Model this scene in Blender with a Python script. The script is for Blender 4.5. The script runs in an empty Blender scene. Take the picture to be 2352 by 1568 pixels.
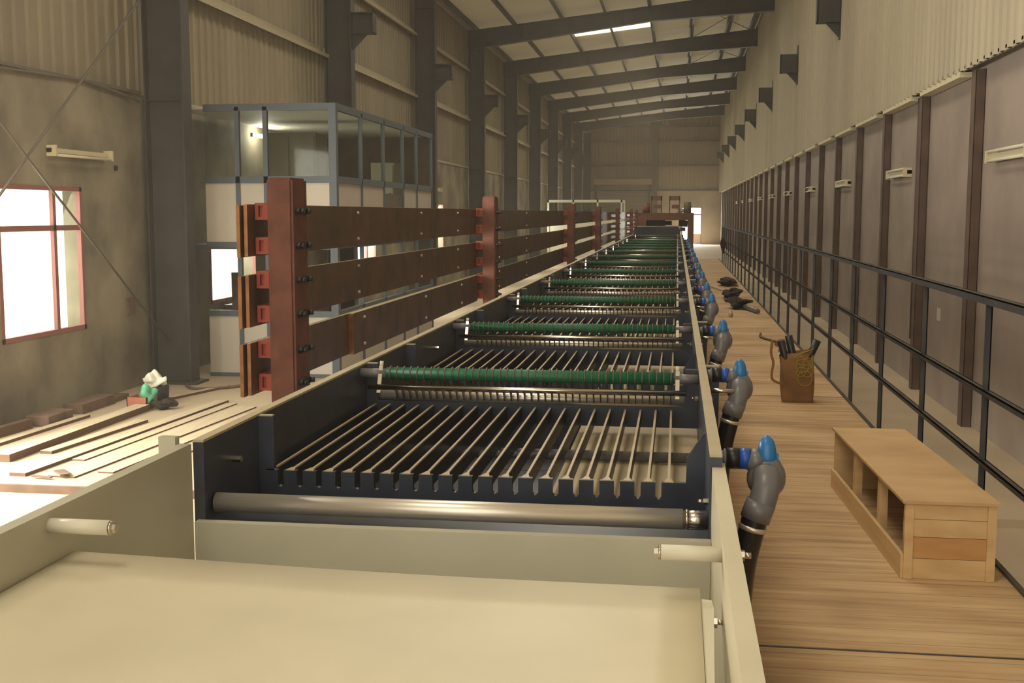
import bpy, bmesh, math, random
from mathutils import Vector, Matrix
from mathutils.geometry import tessellate_polygon
random.seed(7)
PI = math.pi
scene = bpy.context.scene
COL = scene.collection

# ------------------------------------------------------------------ camera
EYE = 2.2
Fpx = 2650.0
vy = Vector((380.0, 294.0, -Fpx)).normalized()
vz = Vector((0.0, Fpx, 294.0)).normalized()
vx = vy.cross(vz)
cam_d = bpy.data.cameras.new('camera')
cam_d.sensor_width = 36.0
cam_d.lens = Fpx / 2352.0 * 36.0
cam_d.clip_start = 0.05
cam_d.clip_end = 400
cam = bpy.data.objects.new('camera', cam_d)
COL.objects.link(cam)
cam.matrix_world = Matrix.Translation((0, 0, EYE)) @ Matrix((vx, vy, vz)).to_4x4()
scene.camera = cam

# ------------------------------------------------------------------ exposure
vs = scene.view_settings
vs.view_transform = 'Standard'
vs.look = 'None'
vs.exposure = -0.12
vs.gamma = 1.0
vs.use_curve_mapping = False
scene.cycles.use_denoising = True
scene.cycles.max_bounces = 5
scene.cycles.volume_bounces = 0
scene.cycles.use_adaptive_sampling = True
scene.cycles.adaptive_threshold = 0.03
scene.cycles.diffuse_bounces = 3
scene.cycles.transparent_max_bounces = 12
scene.cycles.sample_clamp_indirect = 6.0

# ------------------------------------------------------------------ daylight
w = bpy.data.worlds.new('overcast_sky')
scene.world = w
w.use_nodes = True
bg = w.node_tree.nodes['Background']
bg.inputs[0].default_value = (1.0, 0.95, 0.80, 1)
bg.inputs[1].default_value = 2.6

def area(name, loc, direction, sx, sy, power, color=(1.0, 0.90, 0.73)):
    d = bpy.data.lights.new(name, 'AREA')
    d.shape = 'RECTANGLE'
    d.size, d.size_y = sx, sy
    d.energy = power
    d.color = color
    o = bpy.data.objects.new(name, d)
    COL.objects.link(o)
    o.location = loc
    o.rotation_euler = Vector(direction).to_track_quat('-Z', 'Y').to_euler()
    return o

def roof_z(x):
    return 8.06 + 0.11 * (x + 6.2)

SKY = [(-0.5, 2.4), (8.0, 10.9), (15.9, 18.8), (23.8, 26.7), (31.9, 34.6), (39.9, 42.6), (47.9, 50.2), (55.8, 57.6), (63.8, 65.6), (71.5, 73.3)]
for i, (a, b) in enumerate(SKY):
    area('skylight_daylight', (-2.37, (a + b) / 2, roof_z(-2.37) + 0.5), (0, 0, -1), 2.6, b - a,
         165 if i < 5 else 260)
LW = [(10.85, 12.55), (16.2, 18.1), (23.6, 25.7), (31.0, 33.4), (38.7, 40.9), (46.3, 48.5), (54.0, 56.2), (61.7, 63.9), (69.4, 71.6)]
for i, (a, b) in enumerate(LW):
    area('window_daylight', (-7.25, (a + b) / 2, 1.7), (1, 0, -0.45), b - a, 1.6, (45, 90)[i] if i < 2 else 240, (1.0, 0.95, 0.84))
# wide loading doorway in the left wall, nearer than the frame's edge
area('doorway_daylight', (-7.3, 7.4, 1.9), (1, 0.1, -0.45), 4.0, 3.2, 900, (1.0, 0.96, 0.84))
area('far_door_daylight', (1.0, 84.6, 1.6), (0, -1, -0.35), 1.3, 2.4, 1100, (1.0, 0.94, 0.82))

# ------------------------------------------------------------------ materials
def lin(c):
    return tuple(((v / 255.0 + 0.055) / 1.055) ** 2.4 if v > 10 else v / 255.0 / 12.92 for v in c)

def mat(name, rgb, rough=0.6, metal=0.0, vary=0.0, scale=6.0, stretch=(1, 1, 1), bump=0.0, rgb2=None, spec=0.5, detail=4):
    m = bpy.data.materials.new(name)
    m.use_nodes = True
    nt = m.node_tree
    b = nt.nodes['Principled BSDF']
    b.inputs['Roughness'].default_value = rough
    b.inputs['Metallic'].default_value = metal
    b.inputs['Specular IOR Level'].default_value = spec
    c = lin(rgb)
    b.inputs['Base Color'].default_value = (*c, 1)
    if vary or rgb2 or bump:
        tc = nt.nodes.new('ShaderNodeTexCoord')
        mp = nt.nodes.new('ShaderNodeMapping')
        mp.inputs['Scale'].default_value = stretch
        nz = nt.nodes.new('ShaderNodeTexNoise')
        nz.inputs['Scale'].default_value = scale
        nz.inputs['Detail'].default_value = detail
        nt.links.new(tc.outputs['Object'], mp.inputs[0])
        nt.links.new(mp.outputs[0], nz.inputs[0])
        if vary or rgb2:
            rp = nt.nodes.new('ShaderNodeValToRGB')
            c2 = lin(rgb2) if rgb2 else tuple(v * (1 - vary) for v in c)
            c1 = c if rgb2 else tuple(min(1, v * (1 + vary * 0.6)) for v in c)
            rp.color_ramp.elements[0].position = 0.32
            rp.color_ramp.elements[0].color = (*c2, 1)
            rp.color_ramp.elements[1].position = 0.66
            rp.color_ramp.elements[1].color = (*c1, 1)
            nt.links.new(nz.outputs['Fac'], rp.inputs[0])
            nt.links.new(rp.outputs[0], b.inputs['Base Color'])
        if bump:
            bp = nt.nodes.new('ShaderNodeBump')
            bp.inputs['Strength'].default_value = bump
            bp.inputs['Distance'].default_value = 0.02
            nt.links.new(nz.outputs['Fac'], bp.inputs['Height'])
            nt.links.new(bp.outputs[0], b.inputs['Normal'])
    return m

def mat_glass(name, tint=(0.9, 0.93, 0.9), gloss=0.03):
    m = bpy.data.materials.new(name)
    m.use_nodes = True
    nt = m.node_tree
    nt.nodes.remove(nt.nodes['Principled BSDF'])
    out = nt.nodes['Material Output']
    t = nt.nodes.new('ShaderNodeBsdfTransparent')
    t.inputs[0].default_value = (*tint, 1)
    g = nt.nodes.new('ShaderNodeBsdfGlossy')
    g.inputs['Roughness'].default_value = 0.05
    mx = nt.nodes.new('ShaderNodeMixShader')
    mx.inputs[0].default_value = gloss
    nt.links.new(t.outputs[0], mx.inputs[1])
    nt.links.new(g.outputs[0], mx.inputs[2])
    nt.links.new(mx.outputs[0], out.inputs[0])
    return m

def mat_planks():
    m = bpy.data.materials.new('weathered_walkway_boards')
    m.use_nodes = True
    nt = m.node_tree
    b = nt.nodes['Principled BSDF']
    b.inputs['Roughness'].default_value = 0.75
    tc = nt.nodes.new('ShaderNodeTexCoord')
    mp = nt.nodes.new('ShaderNodeMapping')
    mp.inputs['Scale'].default_value = (0.55, 9.0, 1)
    nz = nt.nodes.new('ShaderNodeTexNoise')
    nz.inputs['Scale'].default_value = 2.0
    nz.inputs['Detail'].default_value = 6
    nz.inputs['Roughness'].default_value = 0.65
    mp2 = nt.nodes.new('ShaderNodeMapping')
    mp2.inputs['Scale'].default_value = (1.0, 1.6, 1)
    nz2 = nt.nodes.new('ShaderNodeTexNoise')
    nz2.inputs['Scale'].default_value = 1.3
    nz2.inputs['Detail'].default_value = 3
    mix = nt.nodes.new('ShaderNodeMath')
    mix.operation = 'MULTIPLY_ADD'
    mix.inputs[1].default_value = 0.45
    sc = nt.nodes.new('ShaderNodeMath')
    sc.operation = 'MULTIPLY'
    sc.inputs[1].default_value = 0.6
    rp = nt.nodes.new('ShaderNodeValToRGB')
    e = rp.color_ramp.elements
    e[0].position = 0.36
    e[0].color = (*lin((152, 122, 88)), 1)
    e[1].position = 0.66
    e[1].color = (*lin((216, 184, 140)), 1)
    k = rp.color_ramp.elements.new(0.5)
    k.color = (*lin((190, 154, 112)), 1)
    nt.links.new(tc.outputs['Object'], mp.inputs[0])
    nt.links.new(tc.outputs['Object'], mp2.inputs[0])
    nt.links.new(mp.outputs[0], nz.inputs[0])
    nt.links.new(mp2.outputs[0], nz2.inputs[0])
    nt.links.new(nz.outputs['Fac'], sc.inputs[0])
    nt.links.new(nz2.outputs['Fac'], mix.inputs[0])
    nt.links.new(sc.outputs[0], mix.inputs[2])
    nt.links.new(mix.outputs[0], rp.inputs[0])
    # board joints, one every 12 cm along the walkway
    sep = nt.nodes.new('ShaderNodeSeparateXYZ')
    nt.links.new(tc.outputs['Object'], sep.inputs[0])
    md = nt.nodes.new('ShaderNodeMath')
    md.operation = 'PINGPONG'
    md.inputs[1].default_value = 0.07
    nt.links.new(sep.outputs[1], md.inputs[0])
    lt = nt.nodes.new('ShaderNodeMath')
    lt.operation = 'LESS_THAN'
    lt.inputs[1].default_value = 0.0022
    nt.links.new(md.outputs[0], lt.inputs[0])
    mc = nt.nodes.new('ShaderNodeMix')
    mc.data_type = 'RGBA'
    mc.inputs[7].default_value = (*lin((112, 88, 66)), 1)
    f = nt.nodes.new('ShaderNodeMath')
    f.operation = 'MULTIPLY'
    f.inputs[1].default_value = 0.6
    nt.links.new(lt.outputs[0], f.inputs[0])
    nt.links.new(f.outputs[0], mc.inputs[0])
    nt.links.new(rp.outputs[0], mc.inputs[6])
    nt.links.new(mc.outputs[2], b.inputs['Base Color'])
    return m

M = {}
M['plaster'] = mat('stained_cement_plaster', (152, 142, 120), 0.9, vary=0.45, scale=1.0, bump=0.25, rgb2=(94, 86, 70), detail=9)
M['plaster_b'] = mat('pale_end_wall_plaster', (176, 164, 140), 0.9, vary=0.3, scale=0.5, detail=7)
M['plaster_r'] = mat('smooth_grey_plaster', (150, 134, 122), 0.9, vary=0.15, scale=1.5, detail=6)
M['sheet'] = mat('cream_wall_sheeting', (168, 154, 128), 0.55, vary=0.12, scale=0.8, stretch=(1, 1, 0.15))
M['sheet_l'] = mat('dusty_wall_sheeting', (140, 128, 104), 0.6, vary=0.22, scale=0.8, stretch=(1, 1, 0.15))
M['roof'] = mat('pale_roof_sheeting', (196, 190, 168), 0.7, vary=0.1, scale=0.5)
rt = M['roof'].node_tree
_tr = rt.nodes.new('ShaderNodeBsdfTranslucent')
_tr.inputs[0].default_value = (0.98, 0.90, 0.74, 1)
_mx = rt.nodes.new('ShaderNodeMixShader')
_mx.inputs[0].default_value = 0.16
rt.links.new(rt.nodes['Principled BSDF'].outputs[0], _mx.inputs[1])
rt.links.new(_tr.outputs[0], _mx.inputs[2])
rt.links.new(_mx.outputs[0], rt.nodes['Material Output'].inputs[0])
M['steel'] = mat('dark_grey_painted_steel', (60, 56, 52), 0.6, vary=0.2, scale=3)
M['steel2'] = mat('grey_purlin_steel', (104, 96, 82), 0.6, vary=0.15, scale=2)
M['girt'] = mat('pale_galvanised_girt', (168, 156, 126), 0.55)
M['pil'] = mat('brown_painted_pilaster', (96, 76, 64), 0.8, vary=0.25, scale=4)
M['floor'] = mat('dusty_concrete_floor', (188, 168, 140), 0.85, vary=0.15, scale=0.9, detail=7)
M['board'] = mat_planks()
M['ply'] = mat('pine_plywood', (222, 186, 134), 0.6, rgb2=(204, 166, 114), scale=1.6, stretch=(4, 1.0, 10), detail=5)
M['ply2'] = mat('amber_pine_board', (206, 156, 98), 0.6, rgb2=(188, 136, 82), scale=2, stretch=(2, 1, 8))
M['plytop'] = mat('pale_plywood_sheet', (212, 176, 128), 0.6, rgb2=(194, 156, 112), scale=1.4, stretch=(2, 3.2, 1))
M['navy'] = mat('navy_plastic_tank_plate', (58, 62, 74), 0.34, vary=0.2, scale=8)
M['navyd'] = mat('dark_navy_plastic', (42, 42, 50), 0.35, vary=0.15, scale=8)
M['cop'] = mat('cut_edge_plastic', (186, 170, 138), 0.5, vary=0.08, scale=8)
M['skid'] = mat('tan_skid_edge', (188, 168, 138), 0.4)
M['cream'] = mat('cream_plastic_sheet', (216, 205, 176), 0.42, vary=0.06, scale=3)
M['creamg'] = mat('grey_cream_plastic_panel', (190, 184, 162), 0.36, vary=0.07, scale=3)
M['white'] = mat('white_plastic_rod', (216, 208, 186), 0.5)
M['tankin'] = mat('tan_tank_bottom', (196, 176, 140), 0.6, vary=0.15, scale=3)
M['chrome'] = mat('polished_stainless', (214, 204, 190), 0.2, 1.0)
M['stain'] = mat('brushed_stainless_roller', (226, 216, 202), 0.36, 0.75, vary=0.06, scale=30, stretch=(0.2, 6, 6))
M['green'] = mat('green_rubber_sleeve', (24, 104, 66), 0.5, vary=0.25, scale=14, stretch=(3, 0.4, 0.4))
M['fin'] = mat('brown_grey_guide_ring', (88, 76, 66), 0.5)
M['pvc'] = mat('grey_pvc_pipe', (112, 108, 108), 0.34)
M['black'] = mat('black_rubber', (30, 27, 28), 0.4)
M['hose'] = mat('black_corrugated_hose', (26, 24, 26), 0.3)
M['blue'] = mat('blue_valve_handle', (40, 112, 170), 0.35)
M['blue2'] = mat('blue_union_ring', (32, 84, 172), 0.35)
M['rust'] = mat('rust_red_primer', (122, 74, 58), 0.75, vary=0.28, scale=9, rgb2=(102, 60, 47))
M['bar'] = mat('tarnished_copper_bar', (112, 84, 60), 0.5, 0.15, scale=5, rgb2=(84, 64, 48), detail=7)
M['copper'] = mat('bare_copper_edge', (158, 106, 66), 0.35, 0.6, vary=0.3, scale=12)
M['orange'] = mat('orange_red_insulator', (158, 66, 44), 0.5)
M['redframe'] = mat('red_oxide_window_frame', (142, 86, 78), 0.6)
M['glass'] = mat_glass('window_glass')
M['cglass'] = mat_glass('cabin_glass', (0.88, 0.9, 0.86), 0.006)
M['frp'] = mat_glass('clear_roof_panel', (0.95, 0.95, 0.9), 0.02)
M['cabf'] = mat('slate_blue_cabin_frame', (78, 86, 94), 0.5)
M['cabp'] = mat('pale_laminate_panel', (196, 186, 170), 0.6, vary=0.05, scale=2)
M['ceil'] = mat('white_ceiling_board', (226, 220, 200), 0.7)
M['cabinet'] = mat('grey_steel_cabinet', (140, 132, 112), 0.5, vary=0.1, scale=2)
M['rail'] = mat('blue_black_railing_paint', (46, 48, 58), 0.5, rgb2=(74, 68, 62), scale=5)
M['timber'] = mat('dusty_plank', (200, 184, 156), 0.7, rgb2=(186, 164, 134), scale=3, stretch=(6, 0.6, 1))
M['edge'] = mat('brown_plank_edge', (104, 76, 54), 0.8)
M['timberd'] = mat('dark_scrap_timber', (112, 88, 70), 0.8, vary=0.3, scale=4)
M['sack'] = mat('brown_gunny_sack', (156, 116, 72), 0.9, rgb2=(122, 86, 54), scale=5, bump=0.4)
M['rope'] = mat('yellow_green_string', (170, 150, 50), 0.8)
M['jute'] = mat('jute_rope', (150, 104, 52), 0.9)
M['carton'] = mat('red_brown_carton', (178, 110, 84), 0.8)
M['bagw'] = mat('white_plastic_bag', (232, 226, 206), 0.5)
M['bagg'] = mat('green_plastic_bag', (104, 190, 150), 0.4)
M['tube'] = mat('white_tube_fitting', (214, 200, 164), 0.4)
M['dark'] = mat('dark_cloth', (38, 32, 28), 0.9)
M['machine'] = mat('red_brown_machine_paint', (118, 72, 56), 0.6, vary=0.2, scale=3)
M['olive'] = mat('dull_olive_motor', (104, 94, 74), 0.6)
M['shutter'] = mat('grey_roller_shutter', (150, 144, 128), 0.6)
em = bpy.data.materials.new('lit_tube')
em.use_nodes = True
em.node_tree.nodes['Principled BSDF'].inputs['Emission Color'].default_value = (1, 0.96, 0.84, 1)
em.node_tree.nodes['Principled BSDF'].inputs['Emission Strength'].default_value = 12
M['lit'] = em

# ------------------------------------------------------------------ helpers
class MB:
    def __init__(self):
        self.bm = bmesh.new()
    def box(self, x0, x1, y0, y1, z0, z1):
        v = [self.bm.verts.new((x, y, z)) for x in (x0, x1) for y in (y0, y1) for z in (z0, z1)]
        for f in ((0, 1, 3, 2), (4, 6, 7, 5), (0, 4, 5, 1), (2, 3, 7, 6), (0, 2, 6, 4), (1, 5, 7, 3)):
            self.bm.faces.new([v[i] for i in f])
        return self
    def obox(self, a, b, wd, th, up=(0, 0, 1)):
        a, b = Vector(a), Vector(b)
        d = (b - a).normalized()
        s = d.cross(Vector(up))
        if s.length < 1e-4:
            s = d.cross(Vector((1, 0, 0)))
        s.normalize()
        u = s.cross(d).normalized()
        v = [self.bm.verts.new(p + s * wd / 2 * i + u * th / 2 * j) for p in (a, b) for i in (-1, 1) for j in (-1, 1)]
        for f in ((0, 1, 3, 2), (4, 6, 7, 5), (0, 4, 5, 1), (2, 3, 7, 6), (0, 2, 6, 4), (1, 5, 7, 3)):
            self.bm.faces.new([v[i] for i in f])
        return self
    def tube(self, pts, r, n=12, smooth=True):
        pts = [Vector(p) for p in pts]
        rs = r if isinstance(r, (list, tuple)) else [r] * len(pts)
        rings = []
        prev = None
        for i, p in enumerate(pts):
            d = (pts[min(i + 1, len(pts) - 1)] - pts[max(i - 1, 0)]).normalized()
            if prev is None:
                s = d.cross(Vector((0, 0, 1)))
                if s.length < 1e-3:
                    s = Vector((1, 0, 0))
            else:
                s = prev - d * prev.dot(d)
            s.normalize()
            prev = s
            u = d.cross(s)
            rings.append([self.bm.verts.new(p + (s * math.cos(2 * PI * k / n) + u * math.sin(2 * PI * k / n)) * rs[i]) for k in range(n)])
        for a, b in zip(rings, rings[1:]):
            for k in range(n):
                f = self.bm.faces.new((a[k], a[(k + 1) % n], b[(k + 1) % n], b[k]))
                f.smooth = smooth
        self.bm.faces.new(rings[0][::-1])
        self.bm.faces.new(rings[-1])
        return self
    def cyl(self, a, b, r, n=16, smooth=True):
        return self.tube([a, b], r, n, smooth)
    def prism(self, poly, axis, a, b):
        # poly: list of 2-D points in the plane perpendicular to axis
        def p3(u, v, t):
            return {'X': (t, u, v), 'Y': (u, t, v), 'Z': (u, v, t)}[axis]
        A = [self.bm.verts.new(p3(u, v, a)) for u, v in poly]
        B = [self.bm.verts.new(p3(u, v, b)) for u, v in poly]
        n = len(poly)
        if n > 4:
            for q in tessellate_polygon([[Vector((u, v, 0)) for u, v in poly]]):
                self.bm.faces.new([A[i] for i in q])
                self.bm.faces.new([B[i] for i in q][::-1])
        else:
            self.bm.faces.new(A)
            self.bm.faces.new(B[::-1])
        for i in range(n):
            self.bm.faces.new((A[i], B[i], B[(i + 1) % n], A[(i + 1) % n]))
        return self
    def blob(self, c, r, seed=0, amp=0.2, sub=3):
        rnd = random.Random(seed)
        ph = [(Vector((rnd.uniform(-1, 1), rnd.uniform(-1, 1), rnd.uniform(-1, 1))) * 5, rnd.uniform(0, 6)) for _ in range(5)]
        g = bmesh.ops.create_icosphere(self.bm, subdivisions=sub, radius=1.0)
        for v in g['verts']:
            d = v.co.normalized()
            k = 1 + amp * sum(math.sin(d.dot(q) + t) for q, t in ph) / 2.4
            v.co = Vector(c) + Vector((d.x * r[0], d.y * r[1], d.z * r[2])) * k
        return self
    def build(self, name, m, parent=None):
        bm = self.bm
        bmesh.ops.recalc_face_normals(bm, faces=bm.faces)
        me = bpy.data.meshes.new(name)
        o = bpy.data.objects.new(name, me)
        COL.objects.link(o)
        if parent is None:
            xs = [v.co for v in bm.verts]
            c = Vector(((min(p.x for p in xs) + max(p.x for p in xs)) / 2, (min(p.y for p in xs) + max(p.y for p in xs)) / 2, min(p.z for p in xs)))
            bmesh.ops.translate(bm, vec=-c, verts=bm.verts)
            o.location = c
        else:
            o.parent = parent
            o.location = -wloc(parent)
        bm.to_mesh(me)
        bm.free()
        me.materials.append(m)
        return o

def wloc(o):
    l = Vector((0, 0, 0))
    while o:
        l += o.location
        o = o.parent
    return l

def tag(o, label, cat, group=None, kind=None):
    o['label'] = label
    o['category'] = cat
    if group:
        o['group'] = group
    if kind:
        o['kind'] = kind
    return o

def struct(name, mb, m, parent=None):
    o = mb.build(name, m, parent)
    if parent is None:
        o['kind'] = 'structure'
    return o

def thing(name, label, cat, loc=(0, 0, 0), group=None):
    o = bpy.data.objects.new(name, None)
    o.empty_display_size = 0.1
    COL.objects.link(o)
    o.location = loc
    return tag(o, label, cat, group)

def copy_tree(o, parent=None):
    c = o.copy()
    COL.objects.link(c)
    c.parent = parent
    for ch in [x for x in o.children]:
        copy_tree(ch, c)
    return c

ORD = ['nearest', 'second', 'third', 'fourth', 'fifth', 'sixth', 'seventh', 'eighth', 'ninth', 'tenth', 'eleventh', 'twelfth',
       'thirteenth', 'fourteenth', 'fifteenth', 'sixteenth', 'seventeenth', 'eighteenth', 'nineteenth', 'twentieth', 'twenty-first',
       'twenty-second', 'twenty-third', 'twenty-fourth', 'twenty-fifth', 'twenty-sixth', 'twenty-seventh', 'twenty-eighth', 'twenty-ninth', 'thirtieth']

FARY = 84.0
XL, XR = -6.8, 3.05
# ------------------------------------------------------------------ floor
f = MB()
f.box(XL - 0.3, XR + 0.3, 8.58, FARY + 12, -0.3, 0.0)
f.box(XL - 0.3, XR + 0.3, -6, 8.58, -0.3, -0.06)
struct('floor', f, M['floor'])

# ------------------------------------------------------------------ left wall (plaster below, ribbed sheeting above)
f = MB()
ycur = 9.6
for a, b in LW:
    f.box(XL - 0.23, XL, ycur, a, -0.3, 3.7)
    f.box(XL - 0.23, XL, a, b, -0.3, 0.87)
    f.box(XL - 0.23, XL, a, b, 2.5, 3.7)
    ycur = b
f.box(XL - 0.23, XL, ycur, FARY, -0.3, 3.7)
f.box(XL - 0.23, XL, -6, 5.3, -0.3, 3.7)
f.box(XL - 0.23, XL - 0.09, -6, FARY, 3.7, 8.4)
f.box(XL - 0.23, XL, 5.3, 9.6, 3.5, 3.7)
wl = struct('wall_left', f, M['plaster'])

def sheeting(mb, x, y0, y1, z0, z1, sgn, pitch=0.25, depth=0.03):
    prof = []
    y = y0
    while y < y1:
        prof += [(y, 0), (y + pitch * 0.56, 0), (y + pitch * 0.66, depth), (y + pitch * 0.9, depth)]
        y += pitch
    prof.append((y1, 0))
    lo = [mb.bm.verts.new((x + sgn * d, yy, z0)) for yy, d in prof]
    hi = [mb.bm.verts.new((x + sgn * d, yy, z1)) for yy, d in prof]
    for i in range(len(prof) - 1):
        mb.bm.faces.new((lo[i], lo[i + 1], hi[i + 1], hi[i]))
    lo2 = mb.bm.verts.new((x - sgn * 0.02, y0, z0)); lo3 = mb.bm.verts.new((x - sgn * 0.02, y1, z0))
    hi2 = mb.bm.verts.new((x - sgn * 0.02, y0, z1)); hi3 = mb.bm.verts.new((x - sgn * 0.02, y1, z1))
    mb.bm.faces.new((lo2, lo3, hi3, hi2))
    return mb

struct('wall_left_sheeting', sheeting(MB(), XL - 0.06, -6, FARY, 3.68, 8.6, 1), M['sheet_l'])
# drooping flashing strip where sheeting meets plaster
f = MB()
f.tube([(XL + 0.03, 8, 3.63), (XL + 0.03, 11, 3.66), (XL + 0.03, 12.6, 3.72), (XL + 0.03, 13.6, 3.66), (XL + 0.05, 14.0, 3.6)], 0.014, 6)
f.obox((XL + 0.02, 8, 3.70), (XL + 0.02, 14.1, 3.72), 0.03, 0.035)
struct('trim_1', f, M['steel2'])
f = MB()
f.box(XL - 0.02, XL + 0.03, 14.5, FARY, 3.66, 3.72)
struct('trim_2', f, M['girt'])

# windows of the left wall
for i, (a, b) in enumerate(LW):
    r = bpy.data.objects.new('window_%d' % (i + 1), None)
    COL.objects.link(r)
    r.location = (XL - 0.08, (a + b) / 2, 0.87)
    r['kind'] = 'structure'
    t = 0.05
    f = MB()
    xa, xb = XL - 0.045, XL + 0.008
    f.box(xa, xb, a, a + t, 0.87, 2.5).box(xa, xb, b - t, b, 0.87, 2.5).box(xa, xb, a, b, 0.87, 0.87 + t).box(xa, xb, a, b, 2.5 - t, 2.5)
    m_ = a + (b - a) * 0.655
    f.box(xa, xb - 0.01, m_ - 0.03, m_ + 0.03, 0.87, 2.5)
    f.box(xa, xb - 0.01, a, b, 2.01, 2.07)
    f.build('window_frame', M['redframe'], r)
    f = MB()
    f.box(XL - 0.03, XL - 0.025, a + t, b - t, 0.92, 2.45)
    f.build('window_glass', M['glass'], r)

# ------------------------------------------------------------------ right wall
f = MB()
f.box(XR, XR + 0.23, -6, FARY, -0.3, 9.4)
struct('wall_right', f, M['plaster_r'])
struct('trim_5', MB().box(XR - 0.15, XR - 0.001, -6, FARY, 3.68, 3.71), M['steel2'])
struct('wall_right_sheeting', sheeting(MB(), XR - 0.15, -6, FARY, 3.66, 9.4, -1), M['sheet'])
n_p = 27
for k in range(n_p):
    y = 12.35 + 2.575 * k
    f = MB()
    f.box(XR - 0.105, XR - 0.095, y, y + 0.16, 0, 3.64)
    f.box(XR - 0.010, XR, y, y + 0.16, 0, 3.64)
    f.box(XR - 0.1, XR - 0.005, y + 0.0, y + 0.012, 0, 3.64)
    o = f.build('wall_pilaster', M['pil'])
    tag(o, 'brown vertical steel stud against the right wall, %s from the camera' % ORD[k], 'wall stud', 'brown studs along the right wall')
    # white flashing strip over each bay
    if k < n_p - 1:
        f = MB().box(XR - 0.16, XR - 0.02, y + 0.45, y + 2.45, 3.61, 3.665)
        o = f.build('flashing_strip', M['tube'])
        tag(o, 'pale flashing strip under the sheeting, over the bay behind the %s brown stud' % ORD[k], 'flashing', 'flashing strips along the right wall')
for k, (y, z0) in enumerate([(15.35, 0.6), (25.6, 0.1), (35.8, 0.1)]):
    f = MB().cyl((XR - 0.05, y, z0), (XR - 0.05, y, 3.64), 0.022, 8)
    tag(f.build('conduit_pipe', M['pil']), 'thin brown vertical conduit on the right wall, %s of three' % ['nearest', 'middle', 'farthest'][k], 'conduit', 'conduits on the right wall')

# ------------------------------------------------------------------ far wall with door and shutter
f = MB()
dz0, dz1, dx0, dx1 = 0.02, 2.66, 0.30, 1.72
f.box(XL - 0.2, -5.75, FARY, FARY + 0.25, -0.3, 3.85)
f.box(-2.1, dx0, FARY, FARY + 0.25, -0.3, 3.85)
f.box(dx1, XR + 0.2, FARY, FARY + 0.25, -0.3, 3.85)
f.box(dx0, dx1, FARY, FARY + 0.25, dz1, 3.85)
f.box(XL - 0.2, XR + 0.2, FARY + 0.12, FARY + 0.25, 3.85, 9.6)
wb = struct('wall_back', f, M['plaster_b'])
f = MB()
prof = []
x = XL
while x < XR:
    prof += [(x, 0), (x + 0.14, 0), (x + 0.165, 0.03), (x + 0.225, 0.03)]
    x += 0.25
prof.append((XR, 0))
lo = [f.bm.verts.new((xx, FARY + 0.1 - d, 3.85)) for xx, d in prof]
hi = [f.bm.verts.new((xx, FARY + 0.1 - d, 9.5)) for xx, d in prof]
for i in range(len(prof) - 1):
    f.bm.faces.new((lo[i], lo[i + 1], hi[i + 1], hi[i]))
struct('wall_back_sheeting', f, M['sheet'])
f = MB()
f.box(XL, XR, FARY - 0.08, FARY + 0.0, 3.80, 3.88)
struct('trim_3', f, M['steel2'])
d1 = bpy.data.objects.new('door_1', None); COL.objects.link(d1); d1.location = ((dx0 + dx1) / 2, FARY, 0); d1['kind'] = 'structure'
f = MB()
f.box(dx0, dx0 + 0.06, FARY - 0.02, FARY + 0.1, 0.02, dz1).box(dx1 - 0.06, dx1, FARY - 0.02, FARY + 0.1, 0.02, dz1)
f.box(dx0, dx1, FARY - 0.02, FARY + 0.1, dz1 - 0.06, dz1).box(dx0, dx1, FARY - 0.02, FARY + 0.1, 2.08, 2.16)
f.build('door_frame', M['redframe'], d1)
f = MB().box(0.95, dx1 - 0.06, FARY + 0.05, FARY + 0.09, 0.02, 0.75)
f.build('lower_panel', M['cabp'], d1)
d2 = bpy.data.objects.new('door_2', None); COL.objects.link(d2); d2.location = (-3.9, FARY, 0); d2['kind'] = 'structure'
f = MB()
z = 0.0
while z < 4.3:
    f.prism([(FARY + 0.05, z), (FARY + 0.02, z + 0.06), (FARY + 0.05, z + 0.12), (FARY + 0.1, z + 0.12), (FARY + 0.1, z)], 'X', -5.75, -2.1)
    z += 0.12
f.build('shutter_curtain', M['shutter'], d2)
MB().box(-6.0, -1.85, FARY - 0.45, FARY, 4.25, 4.65).build('shutter_hood', M['girt'], d2)
MB().box(-5.95, -5.75, FARY - 0.1, FARY, 0, 4.3).box(-2.1, -1.95, FARY - 0.1, FARY, 0, 4.3).build('shutter_guide', M['steel2'], d2)
tag(MB().box(-1.75, -1.45, FARY - 0.4, FARY - 0.1, 0, 9.3).build('wind_column', M['steel2']), 'grey steel column standing in the middle of the far end wall', 'column')
for z, nm in ((5.55, 'lower'), (7.25, 'middle'), (8.3, 'upper')):
    tag(MB().box(XL, XR, FARY - 0.28, FARY + 0.0, z, z + 0.12).build('wall_girt', M['steel2']), '%s of the three horizontal girts across the far end wall' % nm, 'girt', 'girts of the far wall')

# ------------------------------------------------------------------ left girts
for z, nm in ((5.22, 'lowest'), (6.78, 'middle'), (8.1, 'top')):
    f = MB()
    f.box(XL - 0.03, XL + 0.13, -2, FARY - 0.3, z, z + 0.012)
    f.box(XL + 0.118, XL + 0.13, -2, FARY - 0.3, z - 0.06, z)
    f.box(XL - 0.03, XL - 0.018, -2, FARY - 0.3, z, z + 0.15)
    tag(f.build('wall_girt', M['girt']), '%s pale steel girt running along the left wall sheeting' % nm, 'girt', 'girts of the left wall')

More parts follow.
